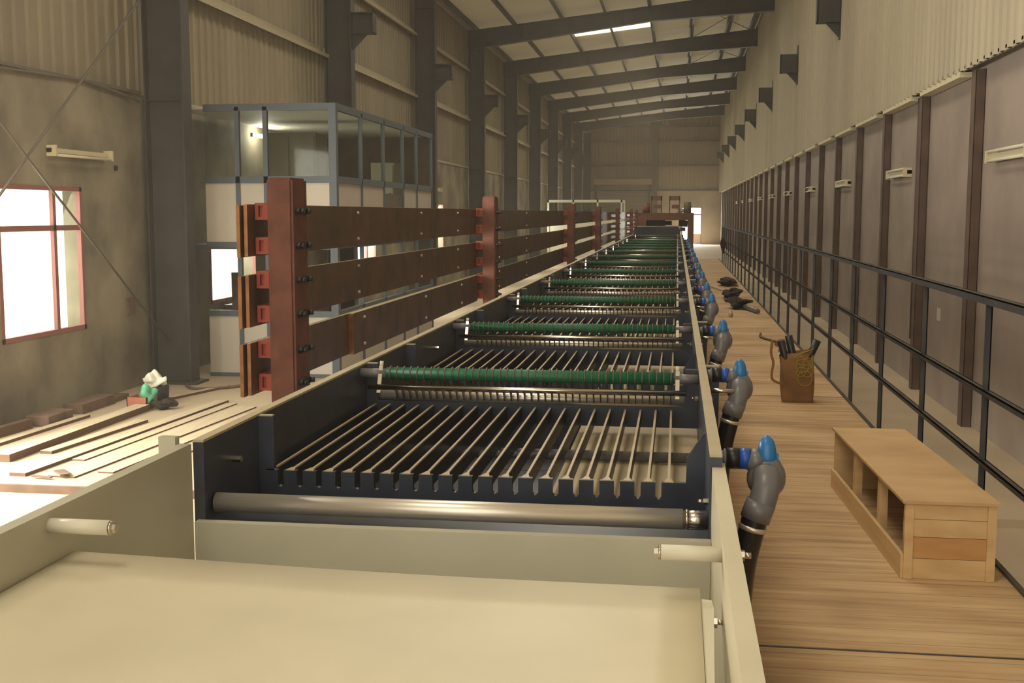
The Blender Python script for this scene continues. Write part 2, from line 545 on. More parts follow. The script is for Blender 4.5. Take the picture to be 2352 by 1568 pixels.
# ------------------------------------------------------------------ hall columns, rafters and crane brackets
CY = [14.2 + 7.72 * k for k in range(10)]
def ibeam(mb, x0, x1, y, z0, z1, fw=0.24, t=0.02):
    mb.box(x0, x0 + t, y - fw / 2, y + fw / 2, z0, z1)
    mb.box(x1 - t, x1, y - fw / 2, y + fw / 2, z0, z1)
    mb.box(x0 + t, x1 - t, y - 0.008, y + 0.008, z0, z1)
    return mb
CL = ['nearest the camera, beside the glazed cabin', 'standing behind the glazed cabin', 'third from the camera, just past the cabin', 'fourth from the camera',
      'fifth from the camera', 'sixth from the camera', 'seventh from the camera', 'eighth from the camera', 'ninth from the camera', 'farthest, at the end wall']
for k, y in enumerate(CY):
    if k == 9:
        y = FARY - 0.6
    t = thing('steel_column', 'dark steel column on the left side, ' + CL[k], 'column', (-6.45, y, 0), 'columns of the left side')
    f = ibeam(MB(), -6.72, -6.2, y, 0.02, 7.9, 0.26)
    for zz in (3.62, 7.4):
        f.box(-6.74, -6.22, y - 0.11, y + 0.11, zz, zz + 0.012)
    f.build('shaft', M['steel'], t)
    MB().box(-6.85 + 0.06, -6.1, y - 0.2, y + 0.2, 0.0, 0.03).build('base_plate', M['steel'], t)
    if 0 < k < 9:
        f = MB()
        f.box(-6.2, -5.76, y - 0.12, y + 0.12, 5.98, 6.0).box(-6.2, -5.76, y - 0.01, y + 0.01, 5.62, 5.98).box(-6.2, -5.76, y - 0.12, y + 0.12, 5.6, 5.62)
        f.box(-5.78, -5.76, y - 0.12, y + 0.12, 5.6, 6.0)
        f.prism([(-6.2, 5.6), (-5.9, 5.6), (-6.2, 5.3)], 'Y', y - 0.01, y + 0.01)
        f.build('crane_bracket', M['steel'], t)
for k, y in enumerate([22.1 + 7.6 * j for j in range(8)]):
    f = MB()
    xi = XR - 0.18
    f.box(xi - 0.42, xi, y - 0.12, y + 0.12, 6.06, 6.08).box(xi - 0.42, xi, y - 0.12, y + 0.12, 5.64, 5.66).box(xi - 0.42, xi, y - 0.12, y - 0.105, 5.66, 6.06)
    f.box(xi - 0.42, xi - 0.40, y - 0.12, y + 0.12, 5.64, 6.08)
    f.prism([(xi, 5.64), (xi - 0.26, 5.64), (xi, 5.36)], 'Y', y - 0.012, y + 0.012)
    f.box(xi - 0.01, xi + 0.02, y - 0.12, y + 0.12, 5.35, 6.3)
    tag(f.build('crane_bracket', M['steel']), 'dark box shaped crane bracket high on the right wall, %s from the camera' % ORD[k], 'bracket', 'brackets on the right wall')
for k, y in enumerate(CY[2:9]):
    # tapered rafter: straight top, deep at both ends
    if k == 0:
        continue
    f = MB()
    top = [(-6.76, roof_z(-6.76)), (2.88, roof_z(2.88))]
    bot = [(2.88, 8.43), (-0.9, 8.20), (-6.2, 7.50), (-6.76, 7.50)]
    f.prism(top + bot, 'Y', y - 0.01, y + 0.01)
    for (xa, za), (xb, zb) in (((-6.76, roof_z(-6.76)), (2.88, roof_z(2.88))), ((-6.2, 7.5), (-0.9, 8.2)), ((-0.9, 8.2), (2.88, 8.43))):
        f.obox((xa, y, za), (xb, y, zb), 0.24, 0.02)
    for xx in (-5, -3.4, -1.8, -0.2, 1.4):
        f.box(xx, xx + 0.012, y - 0.1, y + 0.1, 8.2 + 0.1 * (xx + 1), roof_z(xx))
    tag(f.build('roof_rafter', M['steel']), 'dark tapered steel rafter under the roof, %s in view' % ORD[k - 1].replace('nearest', 'nearest one'), 'rafter', 'rafters of the roof')

# ------------------------------------------------------------------ roof
f = MB()
def slab(x0, x1, y0, y1):
    a = [(x0, y0), (x1, y0), (x1, y1), (x0, y1)]
    lo = [f.bm.verts.new((x, y, roof_z(x) + 0.22)) for x, y in a]
    hi = [f.bm.verts.new((x, y, roof_z(x) + 0.26)) for x, y in a]
    f.bm.faces.new(lo); f.bm.faces.new(hi[::-1])
    for i in range(4):
        f.bm.faces.new((lo[i], lo[(i + 1) % 4], hi[(i + 1) % 4], hi[i]))
SX0, SX1 = -3.75, -1.0
slab(-7.1, SX0, -6, FARY + 0.3)
slab(SX1, 3.2, -6, FARY + 0.3)
yc = -6
for a, b in SKY:
    slab(SX0, SX1, yc, a)
    yc = b
slab(SX0, SX1, yc, FARY + 0.3)
ce = struct('ceiling', f, M['roof'])
for i, (a, b) in enumerate(SKY[5:]):
    f = MB()
    for xa, xb in ((SX0, -2.42), (-2.36, SX1)):
        f.obox((xa, (a + b) / 2, roof_z(xa) + 0.235), (xb, (a + b) / 2, roof_z(xb) + 0.235), b - a, 0.006)
    r = struct('window_%d' % (i + 20), f, M['frp'])
PX = [-6.55, -5.3, -3.78, -2.39, -0.98, 0.4, 1.75, 2.65]
PN = ['first, beside the left wall', 'second from the left wall', 'third, at the left edge of the skylights', 'fourth, dividing the skylights',
      'fifth, at the right edge of the skylights', 'third from the right wall', 'second from the right wall', 'last, beside the right wall']
for k, x in enumerate(PX):
    f = MB()
    z = roof_z(x)
    f.box(x - 0.006, x + 0.006, 30, FARY, z + 0.01, z + 0.215)
    f.box(x - 0.006, x + 0.08, 30, FARY, z + 0.01, z + 0.022)
    f.box(x - 0.07, x + 0.006, 30, FARY, z + 0.203, z + 0.215)
    tag(f.build('roof_purlin', M['steel']), 'grey steel purlin running along the roof, ' + PN[k], 'purlin', 'purlins of the roof')
# cross bracing rods in the first two roof bays
for k, (ya, yb) in enumerate([(37.4, 45.1), (45.1, 52.8)]):
    for s, nm in ((0, 'rising'), (1, 'falling')):
        xa, xb = (0.4, 2.65) if s == 0 else (2.65, 0.4)
        f = MB().cyl((xa, ya + 0.2, roof_z(xa) - 0.05), (xb, yb - 0.2, roof_z(xb) - 0.05), 0.012, 6)
        tag(f.build('bracing_rod', M['steel2']), 'thin roof bracing rod %s to the right wall in the %s visible bay' % (nm, ['first', 'second'][k]), 'rod', 'roof bracing rods')
# wall bracing rods, left foreground
for nm, a, b in (('descending from upper left to the column foot', (-6.5, 6.5, 5.9), (-6.5, 14.1, 0.55)), ('rising from lower left to the column top', (-6.5, 7.6, 0.2), (-6.5, 14.1, 5.17))):
    tag(MB().cyl(a, b, 0.014, 6).build('bracing_rod', M['steel2']), 'thin rusty wall bracing rod ' + nm, 'rod', 'wall bracing rods')

# ------------------------------------------------------------------ tube lights
def tube_light(x, y0, y1, z, sgn, label, grp):
    t = thing('tube_light', label, 'tube light', (x, (y0 + y1) / 2, z), grp)
    MB().box(min(x, x - sgn * 0.06), max(x, x - sgn * 0.06), y0, y1, z - 0.02, z + 0.03).build('batten', M['tube'], t)
    for dz in ((-0.045,) if sgn < 0 else (-0.04, 0.05)):
        MB().cyl((x - sgn * 0.09, y0 + 0.03, z + dz), (x - sgn * 0.09, y1 - 0.03, z + dz), 0.015, 8).build('lamp_tube', M['white'], t)
    MB().box(min(x, x - sgn * 0.11), max(x, x - sgn * 0.11), y0, y0 + 0.03, z - 0.06, z + 0.06).build('lamp_holder', M['tube'], t)
    MB().box(min(x, x - sgn * 0.11), max(x, x - sgn * 0.11), y1 - 0.03, y1, z - 0.06, z + 0.06).build('lamp_holder', M['tube'], t)
for k in range(10):
    y = 10.55 + 5.40 * k
    tube_light(XR, y, y + 1.3, 2.74, 1, 'unlit twin tube light on the right wall, %s from the camera' % ORD[k], 'tube lights on the right wall')
tube_light(XL, 11.85, 13.15, 2.88, -1, 'unlit white tube light above the large left window', 'tube lights on the left wall')
tube_light(XL, 31.7, 32.8, 2.88, -1, 'small unlit tube light on the left wall just beyond the glazed cabin', 'tube lights on the left wall')
MB_ = MB().box(XL, XL + 0.03, 13.55, 13.75, 0.95, 1.15)
tag(MB_.build('switch_box', M['timberd']), 'small brown switch box low on the left wall beside the column', 'switch box')
for k, (y, z) in enumerate([(13.4, 2.75)]):
    tag(MB().cyl((XL, y, z), (XL + 0.02, y, z), 0.035, 10).build('wall_outlet', M['dark']), 'small dark round outlet right of the left tube light', 'outlet')
f = MB().box(XR - 0.006, XR, 13.95, 14.12, 0.95, 1.1)
tag(f.build('wall_notice', M['cabp']), 'small white paper notice on the right wall behind the railing', 'notice')

# ------------------------------------------------------------------ glazed cabin
CX0, CX1, CY0, CY1 = -6.72, -4.45, 14.85, 20.95
cab = thing('glazed_cabin', 'slate blue framed cabin with upper glazing and pale panels beside the column', 'cabin', ((CX0 + CX1) / 2, (CY0 + CY1) / 2, 0))
fx = [-6.13, -5.78, -5.43, CX1 - 0.06]
fy = [16.13, 17.4, 18.66, 19.67, CY1 - 0.06]
lv = [(3.55, 3.64), (2.60, 2.69), (1.74, 1.82), (0.82, 0.9), (0.0, 0.05)]
for x in (-6.10, -5.81, -5.42):
    MB().box(x - 0.03, x + 0.03, CY0, CY0 + 0.06, 0.0 if x < -5.7 and x > -6 else 0.0, 3.6).build('frame_post', M['cabf'], cab) if x > -6 else None
MB().box(CX1 - 0.1, CX1, CY0, CY0 + 0.1, 0, 3.64).build('corner_post', M['cabf'], cab)
for y in fy:
    MB().box(CX1 - 0.05, CX1, y - 0.025, y + 0.025, 0, 3.6).build('frame_post', M['cabf'], cab)
for za, zb in lv:
    MB().box(CX0 + 0.45, CX1 - 0.1, CY0, CY0 + 0.06, za, zb).build('front_beam', M['cabf'], cab)
    MB().box(CX1 - 0.06, CX1, CY0 + 0.1, CY1, za, zb).build('side_beam', M['cabf'], cab)
def pane(x0, x1, y0, y1, z0, z1, name, m):
    MB().box(x0, x1, y0, y1, z0, z1).build(name, m, cab)
pane(CX0 + 0.45, CX1 - 0.1, CY0 + 0.025, CY0 + 0.031, 2.69, 3.55, 'front_glass', M['cglass'])
pane(CX1 - 0.031, CX1 - 0.025, CY0 + 0.1, CY1, 2.69, 3.55, 'side_glass', M['cglass'])
pane(CX0 + 0.45, CX1 - 0.1, CY0 + 0.02, CY0 + 0.04, 1.82, 2.6, 'front_panel', M['cabp'])
pane(CX0 + 0.45, CX1 - 0.1, CY0 + 0.02, CY0 + 0.04, 0.05, 0.82, 'front_panel', M['cabp'])
for a, b in ((CY0 + 0.1, 17.42), (18.68, CY1 - 0.08)):
    pane(CX1 - 0.04, CX1 - 0.02, a, b, 1.82, 2.6, 'side_panel', M['cabp'])
pane(CX1 - 0.05, CX1 - 0.03, 17.44, 18.64, 1.82, 2.5, 'side_door', M['steel2'])
pane(CX1 - 0.04, CX1 - 0.02, CY0 + 0.1, CY1, 0.05, 0.82, 'side_panel', M['cabp'])
pane(CX0, CX1 - 0.06, CY0 + 0.06, CY1, 3.58, 3.62, 'cabin_ceiling', M['ceil'])
pane(CX0, CX1 - 0.06, CY0 + 0.06, CY1, 1.72, 1.78, 'upper_floor', M['cabf'])
pane(CX0 + 0.02, CX1 - 0.06, CY1 - 0.04, CY1, 1.8, 3.58, 'back_panel', M['pil'])
for x, z0, z1 in ((-5.8, 0.45, 0.8), (-5.2, 0.1, 0.8)):
    pass
tt = thing('tube_light', 'lit tube light inside the glazed cabin by its ceiling', 'tube light', (-6.55, 18.1, 3.4))
MB().box(-6.66, -6.62, 17.6, 18.7, 3.40, 3.46).build('batten', M['tube'], tt)
MB().cyl((-6.60, 17.63, 3.42), (-6.60, 18.67, 3.42), 0.02, 8).build('lamp_tube', M['lit'], tt)

pl_ = bpy.data.lights.new('cabin_lamp', 'POINT'); pl_.energy = 40; pl_.shadow_soft_size = 0.12; pl_.color = (1, 0.96, 0.84)
po_ = bpy.data.objects.new('cabin_lamp', pl_); COL.objects.link(po_); po_.location = (-6.62, 18.05, 3.44)
def cabinet(x0, x1, y0, y1, z0, z1, label):
    t = thing('steel_cabinet', label, 'cabinet', ((x0 + x1) / 2, (y0 + y1) / 2, z0))
    MB().box(x0, x1, y0, y1, z0, z1).build('body', M['cabinet'], t)
    xm = (x0 + x1) / 2
    for a, b in ((x0 + 0.02, xm - 0.01), (xm + 0.01, x1 - 0.02)):
        d = MB().box(a, b, y0 - 0.02, y0, z0 + 0.05, z1 - 0.05).build('cabinet_door', M['cabinet'], t)
        MB().box(b - 0.06, b - 0.03, y0 - 0.045, y0 - 0.02, (z0 + z1) / 2, (z0 + z1) / 2 + 0.12).build('handle', M['dark'], d)
cabinet(-6.2, -5.38, 16.9, 17.5, 1.78, 3.40, 'tall grey control cabinet inside the cabin left of the corner post')
cabinet(-5.15, -4.75, 19.2, 19.8, 1.78, 3.05, 'shorter grey cabinet near the far end inside the cabin')
f = MB()
f.box(-6.25, -6.0, 15.6, 15.9, 0.9, 0.94)
f = MB().obox((-6.1, 15.4, 0.86), (-6.3, 15.9, 1.35), 0.1, 0.02)
tag(f.build('leaning_board', M['timberd']), 'short board leaning behind the lower cabin opening by the column', 'board')
f = MB().blob((-6.1, 17.0, 1.0), (0.13, 0.1, 0.14), 4, 0.35)
f2 = MB().box(-6.6, -5.2, 16.2, 17.6, 0.8, 0.86)
tag(f2.build('work_table', M['cabf']), 'dark work shelf inside the lower cabin opening', 'shelf')
tag(f.build('plastic_bag', M['bagw']), 'crumpled pale plastic bag on the shelf inside the lower cabin', 'bag')

# glazed cubicle far down the left side
cu = thing('glass_cubicle', 'white framed glass cubicle with white lower panels far down the left side', 'cubicle', (-4.4, 56.0, 0))
f = MB()
for x in (-6.1, -4.9, -3.75, -2.62):
    f.box(x - 0.04, x + 0.04, 55.0, 55.08, 0, 2.84)
f.box(-6.14, -2.58, 55.0, 55.08, 2.72, 2.84).box(-6.14, -2.58, 55.0, 55.08, 1.98, 2.05).box(-2.66, -2.58, 55.08, 58, 2.72, 2.84).box(-2.66, -2.58, 57.9, 58, 0, 2.84)
f.build('frame', M['ceil'], cu)
MB().box(-6.1, -2.62, 55.03, 55.05, 0.1, 1.98).build('lower_panel', M['ceil'], cu)
MB().box(-6.1, -2.62, 55.03, 55.036, 2.05, 2.72).build('glass_pane', M['cglass'], cu)
MB().box(-2.63, -2.61, 55.08, 57.9, 0.1, 1.98).build('lower_panel', M['ceil'], cu)
MB().box(-2.623, -2.617, 55.08, 57.9, 1.98, 2.72).build('glass_pane', M['cglass'], cu)

# ------------------------------------------------------------------ walkway
wk = thing('timber_walkway', 'raised timber walkway running beside the tanks along the right side', 'walkway', (0.78, 20, 0))
WX0, WX1 = 0.165, 1.37
yb = [-1.7, 3.975, 9.65, 15.3, 21.0, 26.7, 32.4, 39.0]
for a, b in zip(yb, yb[1:]):
    MB().box(WX0, WX1, a + 0.012, b - 0.012, 0.665, 0.70).build('deck_panel', M['board'], wk)
for y in yb:
    MB().box(WX0, WX1 + 0.01, y - 0.05, y + 0.05, 0.58, 0.664).box(WX0, WX1, y - 0.011, y + 0.011, 0.664, 0.697).build('cross_beam', M['rail'], wk)
    for x in (WX0 + 0.03, WX1 - 0.05):
        MB().box(x, x + 0.05, y - 0.025, y + 0.025, -0.06 if y < 8.5 else 0, 0.58).build('leg', M['rail'], wk)
MB().box(WX1, WX1 + 0.02, -1.7, 39.0, 0.62, 0.715).build('edge_beam', M['rail'], wk)
MB().box(WX0 - 0.0, WX0 + 0.02, -1.7, 39.0, 0.58, 0.664).build('edge_beam', M['rail'], wk)

hr = thing('handrail', 'dark three-bar steel handrail along the outer edge of the timber walkway', 'handrail', (1.4, 20, 0.7))
RX = 1.415
def angle(z, w, nm):
    f = MB()
    f.box(RX - w / 2, RX + w / 2, -0.5, 37.5, z - 0.006, z)
    f.box(RX + w / 2 - 0.006, RX + w / 2, -0.5, 37.5, z - w, z)
    f.box(RX - w / 2, RX - w / 2 + 0.006, -0.5, 37.5, z - w * 0.8, z)
    f.build(nm, M['rail'], hr)
angle(1.825, 0.045, 'top_rail')
angle(1.395, 0.032, 'middle_rail')
angle(1.07, 0.032, 'lower_rail')
k = 0
y = 4.14
while y < 37.6:
    wdt = 0.05 if k % 3 == 1 else 0.036
    f = MB().box(RX - 0.015, RX + 0.015, y - 0.004, y + 0.004, 0.62, 1.80)
    f.box(RX + 0.009, RX + 0.015, y - 0.004, y + wdt, 0.62, 1.80)
    f.build('post', M['rail'], hr)
    y += 1.36
    k += 1

# ------------------------------------------------------------------ tank line
TXI0, TXI1 = -1.45, 0.105
G = [5.18, 7.42, 9.88, 12.35, 14.85, 17.35, 19.85, 22.4, 24.9, 27.1, 29.4, 31.8, 34.2, 36.6]
bounds = [3.36] + [g + 0.28 for g in G]
bounds[-1] = 39.2
NM = len(G)
def plate_a(mb, y):
    # slotted plate with two upstanding ears
    zt = 1.30
    pts = [(TXI0, 0.96), (TXI0, 1.492), (TXI0 + 0.055, 1.492), (TXI0 + 0.055, zt + 0.005), (TXI0 + 0.058, zt)]
    for k in range(20):
        c = -1.372 + 0.0696 * k
        pts.append((c - 0.0105, zt))
        for j in range(9):
            a = PI + PI * j / 8
            pts.append((c + 0.0105 * math.cos(a), 1.252 + 0.0105 * math.sin(a)))
        pts.append((c + 0.0105, zt))
    pts += [(0.042, zt), (0.044, 1.385), (0.098, 1.470), (TXI1, 1.470), (TXI1, 0.96)]
    mb.prism(pts, 'Y', y, y + 0.022)
    return mb
def plate_b(mb, y):
    pts = [(TXI0, 1.22), (TXI0, 1.492), (TXI0 + 0.055, 1.492), (TXI0 + 0.055, 1.315), (0.045, 1.315), (0.045, 1.492), (TXI1, 1.492), (TXI1, 1.22)]
    mb.prism(pts, 'Y', y, y + 0.022)
    return mb

def tri(mb):
    return mb

TL = ['nearest navy tank section with slotted front plate and long pale skid bars'] + ['%s navy tank section of the line counting from the camera' % ORD[k] for k in range(1, NM)]
skid_mesh = {}
for m_ in range(NM):
    y0, y1 = bounds[m_], bounds[m_ + 1]
    g = G[m_]
    ya = 3.84 if m_ == 0 else G[m_ - 1] + 0.9
    ybp = g + 0.10
    t = thing('tank_section', TL[m_], 'tank', ((TXI0 + TXI1) / 2, y0, 0), 'tank sections of the line')
    gap = 0.004
    for nm, xa, xb in (('side_wall', TXI0 - 0.035, TXI0), ('side_wall', TXI1, TXI1 + 0.036)):
        sw = MB().box(xa, xb, y0 + gap, y1 - gap, 0.72, 1.492).build(nm, M['navy'], t)
        MB().box(xa, xb, y0 + gap, y1 - gap, 1.492, 1.5).build('top_edge', M['cop'], sw)
    MB().box(TXI0, TXI1, y0 + gap, y1 - gap, 0.93, 0.96).build('tank_bottom', M['navyd'], t)  # navy colour stands in for the shade on the left of the bottom
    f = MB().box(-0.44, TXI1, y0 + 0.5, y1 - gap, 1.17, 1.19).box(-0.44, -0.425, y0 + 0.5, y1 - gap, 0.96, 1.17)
    f.build('lit_bottom_shelf', M['tankin'], t)  # added tan shelf, stands in for the lit right part of the bottom
    if m_ < 12:
        p = tri(plate_a(MB(), ya)).build('slotted_plate', M['navy'], t)
        MB().box(TXI0 + 0.003, TXI0 + 0.052, ya + 0.001, ya + 0.021, 1.492, 1.496).build('ear_edge', M['cop'], p)
    p = tri(plate_b(MB(), ybp)).build('end_plate', M['navy'], t)
    MB().box(TXI0 + 0.003, TXI0 + 0.052, ybp + 0.001, ybp + 0.021, 1.492, 1.496).build('ear_edge', M['cop'], p)
    # skid bars with pale tops
    nb = 21 if m_ < 8 else 0
    for k in range(nb):
        c = -1.4068 + 0.0696 * k
        b = MB().box(c - 0.0045, c + 0.0045, ya + 0.022, ybp, 1.24, 1.296).build('skid_bar', M['navyd'], t)
        f = MB().box(c - 0.0045, c + 0.0045, ya + 0.01, ybp, 1.296, 1.302)
        f.prism([(c - 0.016, ya + 0.0), (c + 0.016, ya + 0.0), (c + 0.006, ya + 0.045), (c - 0.006, ya + 0.045)], 'Z', 1.2995, 1.3035)
        f.build('skid_edge', M['skid'], b)
    # flange on the outer right side at the joint
    f = MB().box(TXI1 + 0.036, TXI1 + 0.10, y1 - 0.035, y1 - 0.006, 0.75, 1.485)
    fl = f.build('joint_flange', M['navy'], t)
    MB().box(TXI1 + 0.036, TXI1 + 0.10, y1 - 0.035, y1 - 0.006, 1.485, 1.493).build('flange_edge', M['cop'], fl)
    if m_ < 6:
        for yy, zz in ((g + 0.1, 1.36), (y0 + 0.12, 1.33), (g + 0.26, 1.46)):
            f = MB().cyl((TXI1 + 0.036, yy, zz), (TXI1 + 0.05, yy, zz), 0.012, 6, False).cyl((TXI1 + 0.05, yy, zz), (TXI1 + 0.07, yy, zz), 0.006, 8)
            f.cyl((TXI1 - 0.014, yy, zz), (TXI1, yy, zz), 0.011, 6, False).cyl((TXI1 - 0.03, yy, zz), (TXI1 - 0.014, yy, zz), 0.006, 8)
            f.build('bolt', M['chrome'], t)
        MB().cyl((TXI1 + 0.037, g + 0.02, 1.41), (TXI1 + 0.16, g + 0.02, 1.41), 0.011, 10).build('axle_stub', M['chrome'], t)
    if m_ < 2:
        f = MB().cyl((TXI0, g - 0.6 if m_ else 3.6, 1.39), (TXI0 + 0.03, g - 0.6 if m_ else 3.6, 1.39), 0.012, 6, False)
        f.build('bolt', M['chrome'], t)
    # crossing spray pipe
    MB().cyl((TXI0, ya + 0.80, 1.216), (TXI1, ya + 0.80, 1.216), 0.022, 12).build('spray_pipe', M['pvc'], t)
    # support frame
    for x in (TXI0 - 0.03, TXI1 - 0.02):
        MB().box(x, x + 0.05, y0 + 0.1, y0 + 0.15, -0.06 if y0 < 8.5 else 0.0, 0.72).build('leg', M['navy'], t)
    MB().box(TXI0 - 0.035, TXI1 + 0.03, y0 + 0.02, y1 - 0.02, 0.67, 0.72).build('base_tray', M['navy'], t)

# first tank front strip below the feed roller
t0 = [o for o in COL.objects if o.name.startswith('tank_section')][0]
MB().box(TXI0, TXI1, 3.365, 3.385, 0.96, 1.235).build('front_strip', M['navy'], t0)
MB().box(TXI0, TXI1, 3.385, 3.5, 1.222, 1.235).build('drip_ledge', M['navy'], t0)

fr = thing('feed_roller', 'large plain stainless roller across the front of the nearest tank section', 'roller', (-0.67, 3.43, 1.285))
MB().cyl((-1.44, 3.43, 1.286), (0.03, 3.43, 1.286), 0.031, 40).build('barrel', M['stain'], fr)
f = MB().cyl((0.03, 3.43, 1.286), (0.104, 3.43, 1.286), 0.028, 32).cyl((0.038, 3.43, 1.286), (0.046, 3.43, 1.286), 0.031, 32)
f.build('journal', M['chrome'], fr)
MB().cyl((0.151, 3.43, 1.286), (0.168, 3.43, 1.286), 0.024, 24).build('axle_end', M['chrome'], fr)

# squeegee roller stations
def ring_mb(c, thick):
    f = MB()
    pts = []
    for j in range(13):
        a = -0.5 + (PI + 0.9) * j / 12
        pts.append((0.0 + 0.0355 * math.cos(a), 1.457 - 1.457 + 0.0355 * math.sin(a)))
    pts.append((0.085, -0.10))
    pts.append((0.105, -0.135))
    pts.append((0.122, -0.135))
    pts.append((0.122, -0.08))
    # profile in (y, z) relative to roller centre
    A = [f.bm.verts.new((c - thick / 2, p[0], p[1])) for p in pts]
    B = [f.bm.verts.new((c + thick / 2, p[0], p[1])) for p in pts]
    for q in tessellate_polygon([[Vector((u, v, 0)) for u, v in pts]]):
        f.bm.faces.new([A[i] for i in q])
        f.bm.faces.new([B[i] for i in q][::-1])
    for i in range(len(pts)):
        f.bm.faces.new((A[i], B[i], B[(i + 1) % len(pts)], A[(i + 1) % len(pts)]))
    return f
RL = ['green ringed roller nearest the camera, over the first tank section'] + ['green ringed roller, %s from the camera, over the tank line' % ORD[k] for k in range(1, NM)]
ZG = 1.462
def build_roller(full, label, y):
    t = thing('squeegee_roller', label, 'roller', (-0.67, y, ZG), 'green ringed rollers over the tanks')
    MB().cyl((-1.325, y, ZG), (-0.005, y, ZG), 0.029, 24).build('rubber_sleeve', M['green'], t)
    MB().cyl((TXI0 + 0.001, y, ZG), (-1.325, y, ZG), 0.022, 16).build('shaft', M['pvc'], t)
    MB().cyl((-0.005, y, ZG), (TXI1 - 0.001, y, ZG), 0.022, 16).build('shaft', M['pvc'], t)
    if full:
        MB().cyl((-1.40, y - 0.055, ZG - 0.056), (0.05, y - 0.055, ZG - 0.056), 0.012, 16).build('rod', M['chrome'], t)
    else:
        MB().cyl((-1.40, y + 0.005, ZG - 0.062), (0.05, y + 0.005, ZG - 0.062), 0.008, 8).build('rod', M['chrome'], t)
    MB().cyl((TXI0 + 0.001, y + 0.15, 1.335), (TXI1 - 0.001, y + 0.15, 1.335), 0.024, 20).build('lower_roller', M['stain'], t)
    for x in (-1.352, 0.012):
        l = MB().obox((x, y, ZG + 0.033), (x, y - 0.055, ZG - 0.085), 0.018, 0.012, (0, 1, 0)).build('link_arm', M['chrome'], t)
        MB().cyl((x, y + 0.005, ZG + 0.03), (x, y + 0.012, ZG + 0.055), 0.009, 10).build('knob', M['white'], l)
    n = 41
    if full:
        for k in range(n):
            x = -1.305 + 0.0322 * k
            r = ring_mb(x, 0.0055)
            bmesh.ops.translate(r.bm, vec=(0, y, ZG), verts=r.bm.verts)
            r.build('guide_ring', M['fin'], t)
    return t
proto = None
for m_ in range(NM):
    if m_ == 0:
        proto = build_roller(True, RL[0], G[0])
    elif m_ == 1:
        proto = build_roller(True, RL[1], G[1])
        # thinner rod on the rest
    elif m_ < NM - 2:
        c = copy_tree(proto)
        c.location = proto.location + Vector((0, G[m_] - G[1], 0))
        c['label'] = RL[m_]
    if m_ == NM - 1:
        c = copy_tree(proto)
        c.location = proto.location + Vector((0, 38.4 - G[1], 0))
        c['label'] = 'green ringed roller farthest from the camera, before the dark housing'

# ------------------------------------------------------------------ outlet valves
def smooth_path(pts, n=5):
    P = [Vector(p) for p in pts]
    out = []
    for i in range(len(P) - 1):
        p0, p1, p2, p3 = P[max(i - 1, 0)], P[i], P[i + 1], P[min(i + 2, len(P) - 1)]
        for j in range(n):
            t = j / n
            out.append(0.5 * ((2 * p1) + (-p0 + p2) * t + (2 * p0 - 5 * p1 + 4 * p2 - p3) * t * t + (-p0 + 3 * p1 - 3 * p2 + p3) * t ** 3))
    out.append(P[-1])
    return out
def valve(y, zo, label):
    t = thing('drain_valve', label, 'valve', (0.27, y, 0.7), 'grey and blue valves beside the tanks')
    z = zo
    MB().cyl((TXI1 + 0.037, y, z), (0.168, y, z), 0.024, 16).cyl((0.155, y, z), (0.162, y, z), 0.030, 16).build('outlet_pipe', M['pvc'], t)
    MB().cyl((0.165, y, z), (0.205, y, z), 0.033, 20).build('rubber_coupling', M['black'], t)
    MB().cyl((0.205, y, z), (0.236, y, z), 0.033, 20).build('union_ring', M['blue2'], t)
    f = MB()
    f.tube([(0.288, y, z + dz) for dz in (0.012, 0.002, -0.012, -0.03, -0.05, -0.07, -0.09, -0.105, -0.118)],
           [0.030, 0.036, 0.045, 0.055, 0.060, 0.060, 0.054, 0.044, 0.024], 24)
    f.tube([(0.232, y, z), (0.27, y, z - 0.01)], [0.034, 0.04], 18)
    f.build('valve_body', M['pvc'], t)
    path = smooth_path([(0.284, y - 0.03, z - 0.04), (0.284, y - 0.062, z - 0.06), (0.277, y - 0.082, z - 0.095), (0.262, y - 0.09, z - 0.14)], 4)
    MB().tube(path, 0.042, 20).build('elbow_pipe', M['pvc'], t)
    MB().cyl((0.268, y - 0.087, z - 0.115), (0.249, y - 0.092, z - 0.17), 0.046, 20).build('socket', M['pvc'], t)
    f = MB().tube(smooth_path([(0.251, y - 0.09, z - 0.16), (0.237, y - 0.09, z - 0.22), (0.218, y - 0.08, z - 0.32), (0.205, y - 0.05, z - 0.50), (0.2, y - 0.02, z - 0.737)], 4), 0.040, 18)
    f.build('hose', M['hose'], t)
    MB().cyl((0.2455, y - 0.0905, z - 0.187), (0.242, y - 0.0905, z - 0.202), 0.0435, 18).build('hose_clamp', M['stain'], t)
    f = MB()
    f.tube(smooth_path([(0.288, y - 0.008, z - 0.006), (0.288, y - 0.008, z + 0.02), (0.287, y - 0.002, z + 0.055), (0.286, y + 0.004, z + 0.075)], 3),
           [0.028, 0.030, 0.030, 0.029, 0.028, 0.026, 0.023, 0.018, 0.011, 0.004], 18)
    f.box(0.252, 0.324, y - 0.016, y + 0.016, z - 0.002, z + 0.018)
    f.build('handle', M['blue'], t)
    return t
VY = [3.62, 5.30, 7.3, 9.7, 11.3, 13.4, 15.6, 17.8, 20.0, 22.3, 24.7, 27.0, 29.4, 31.8]
VL = ['nearest grey drain valve with tall blue handle and black hose beside the tank'] + ['%s grey drain valve with blue handle counting from the camera' % ORD[k] for k in range(1, len(VY))]
v0 = valve(VY[0], 1.437, VL[0])
for k in range(1, len(VY)):
    c = copy_tree(v0)
    c.location = v0.location + Vector((0.005, VY[k] - VY[0], 0.03))
    c['label'] = VL[k]

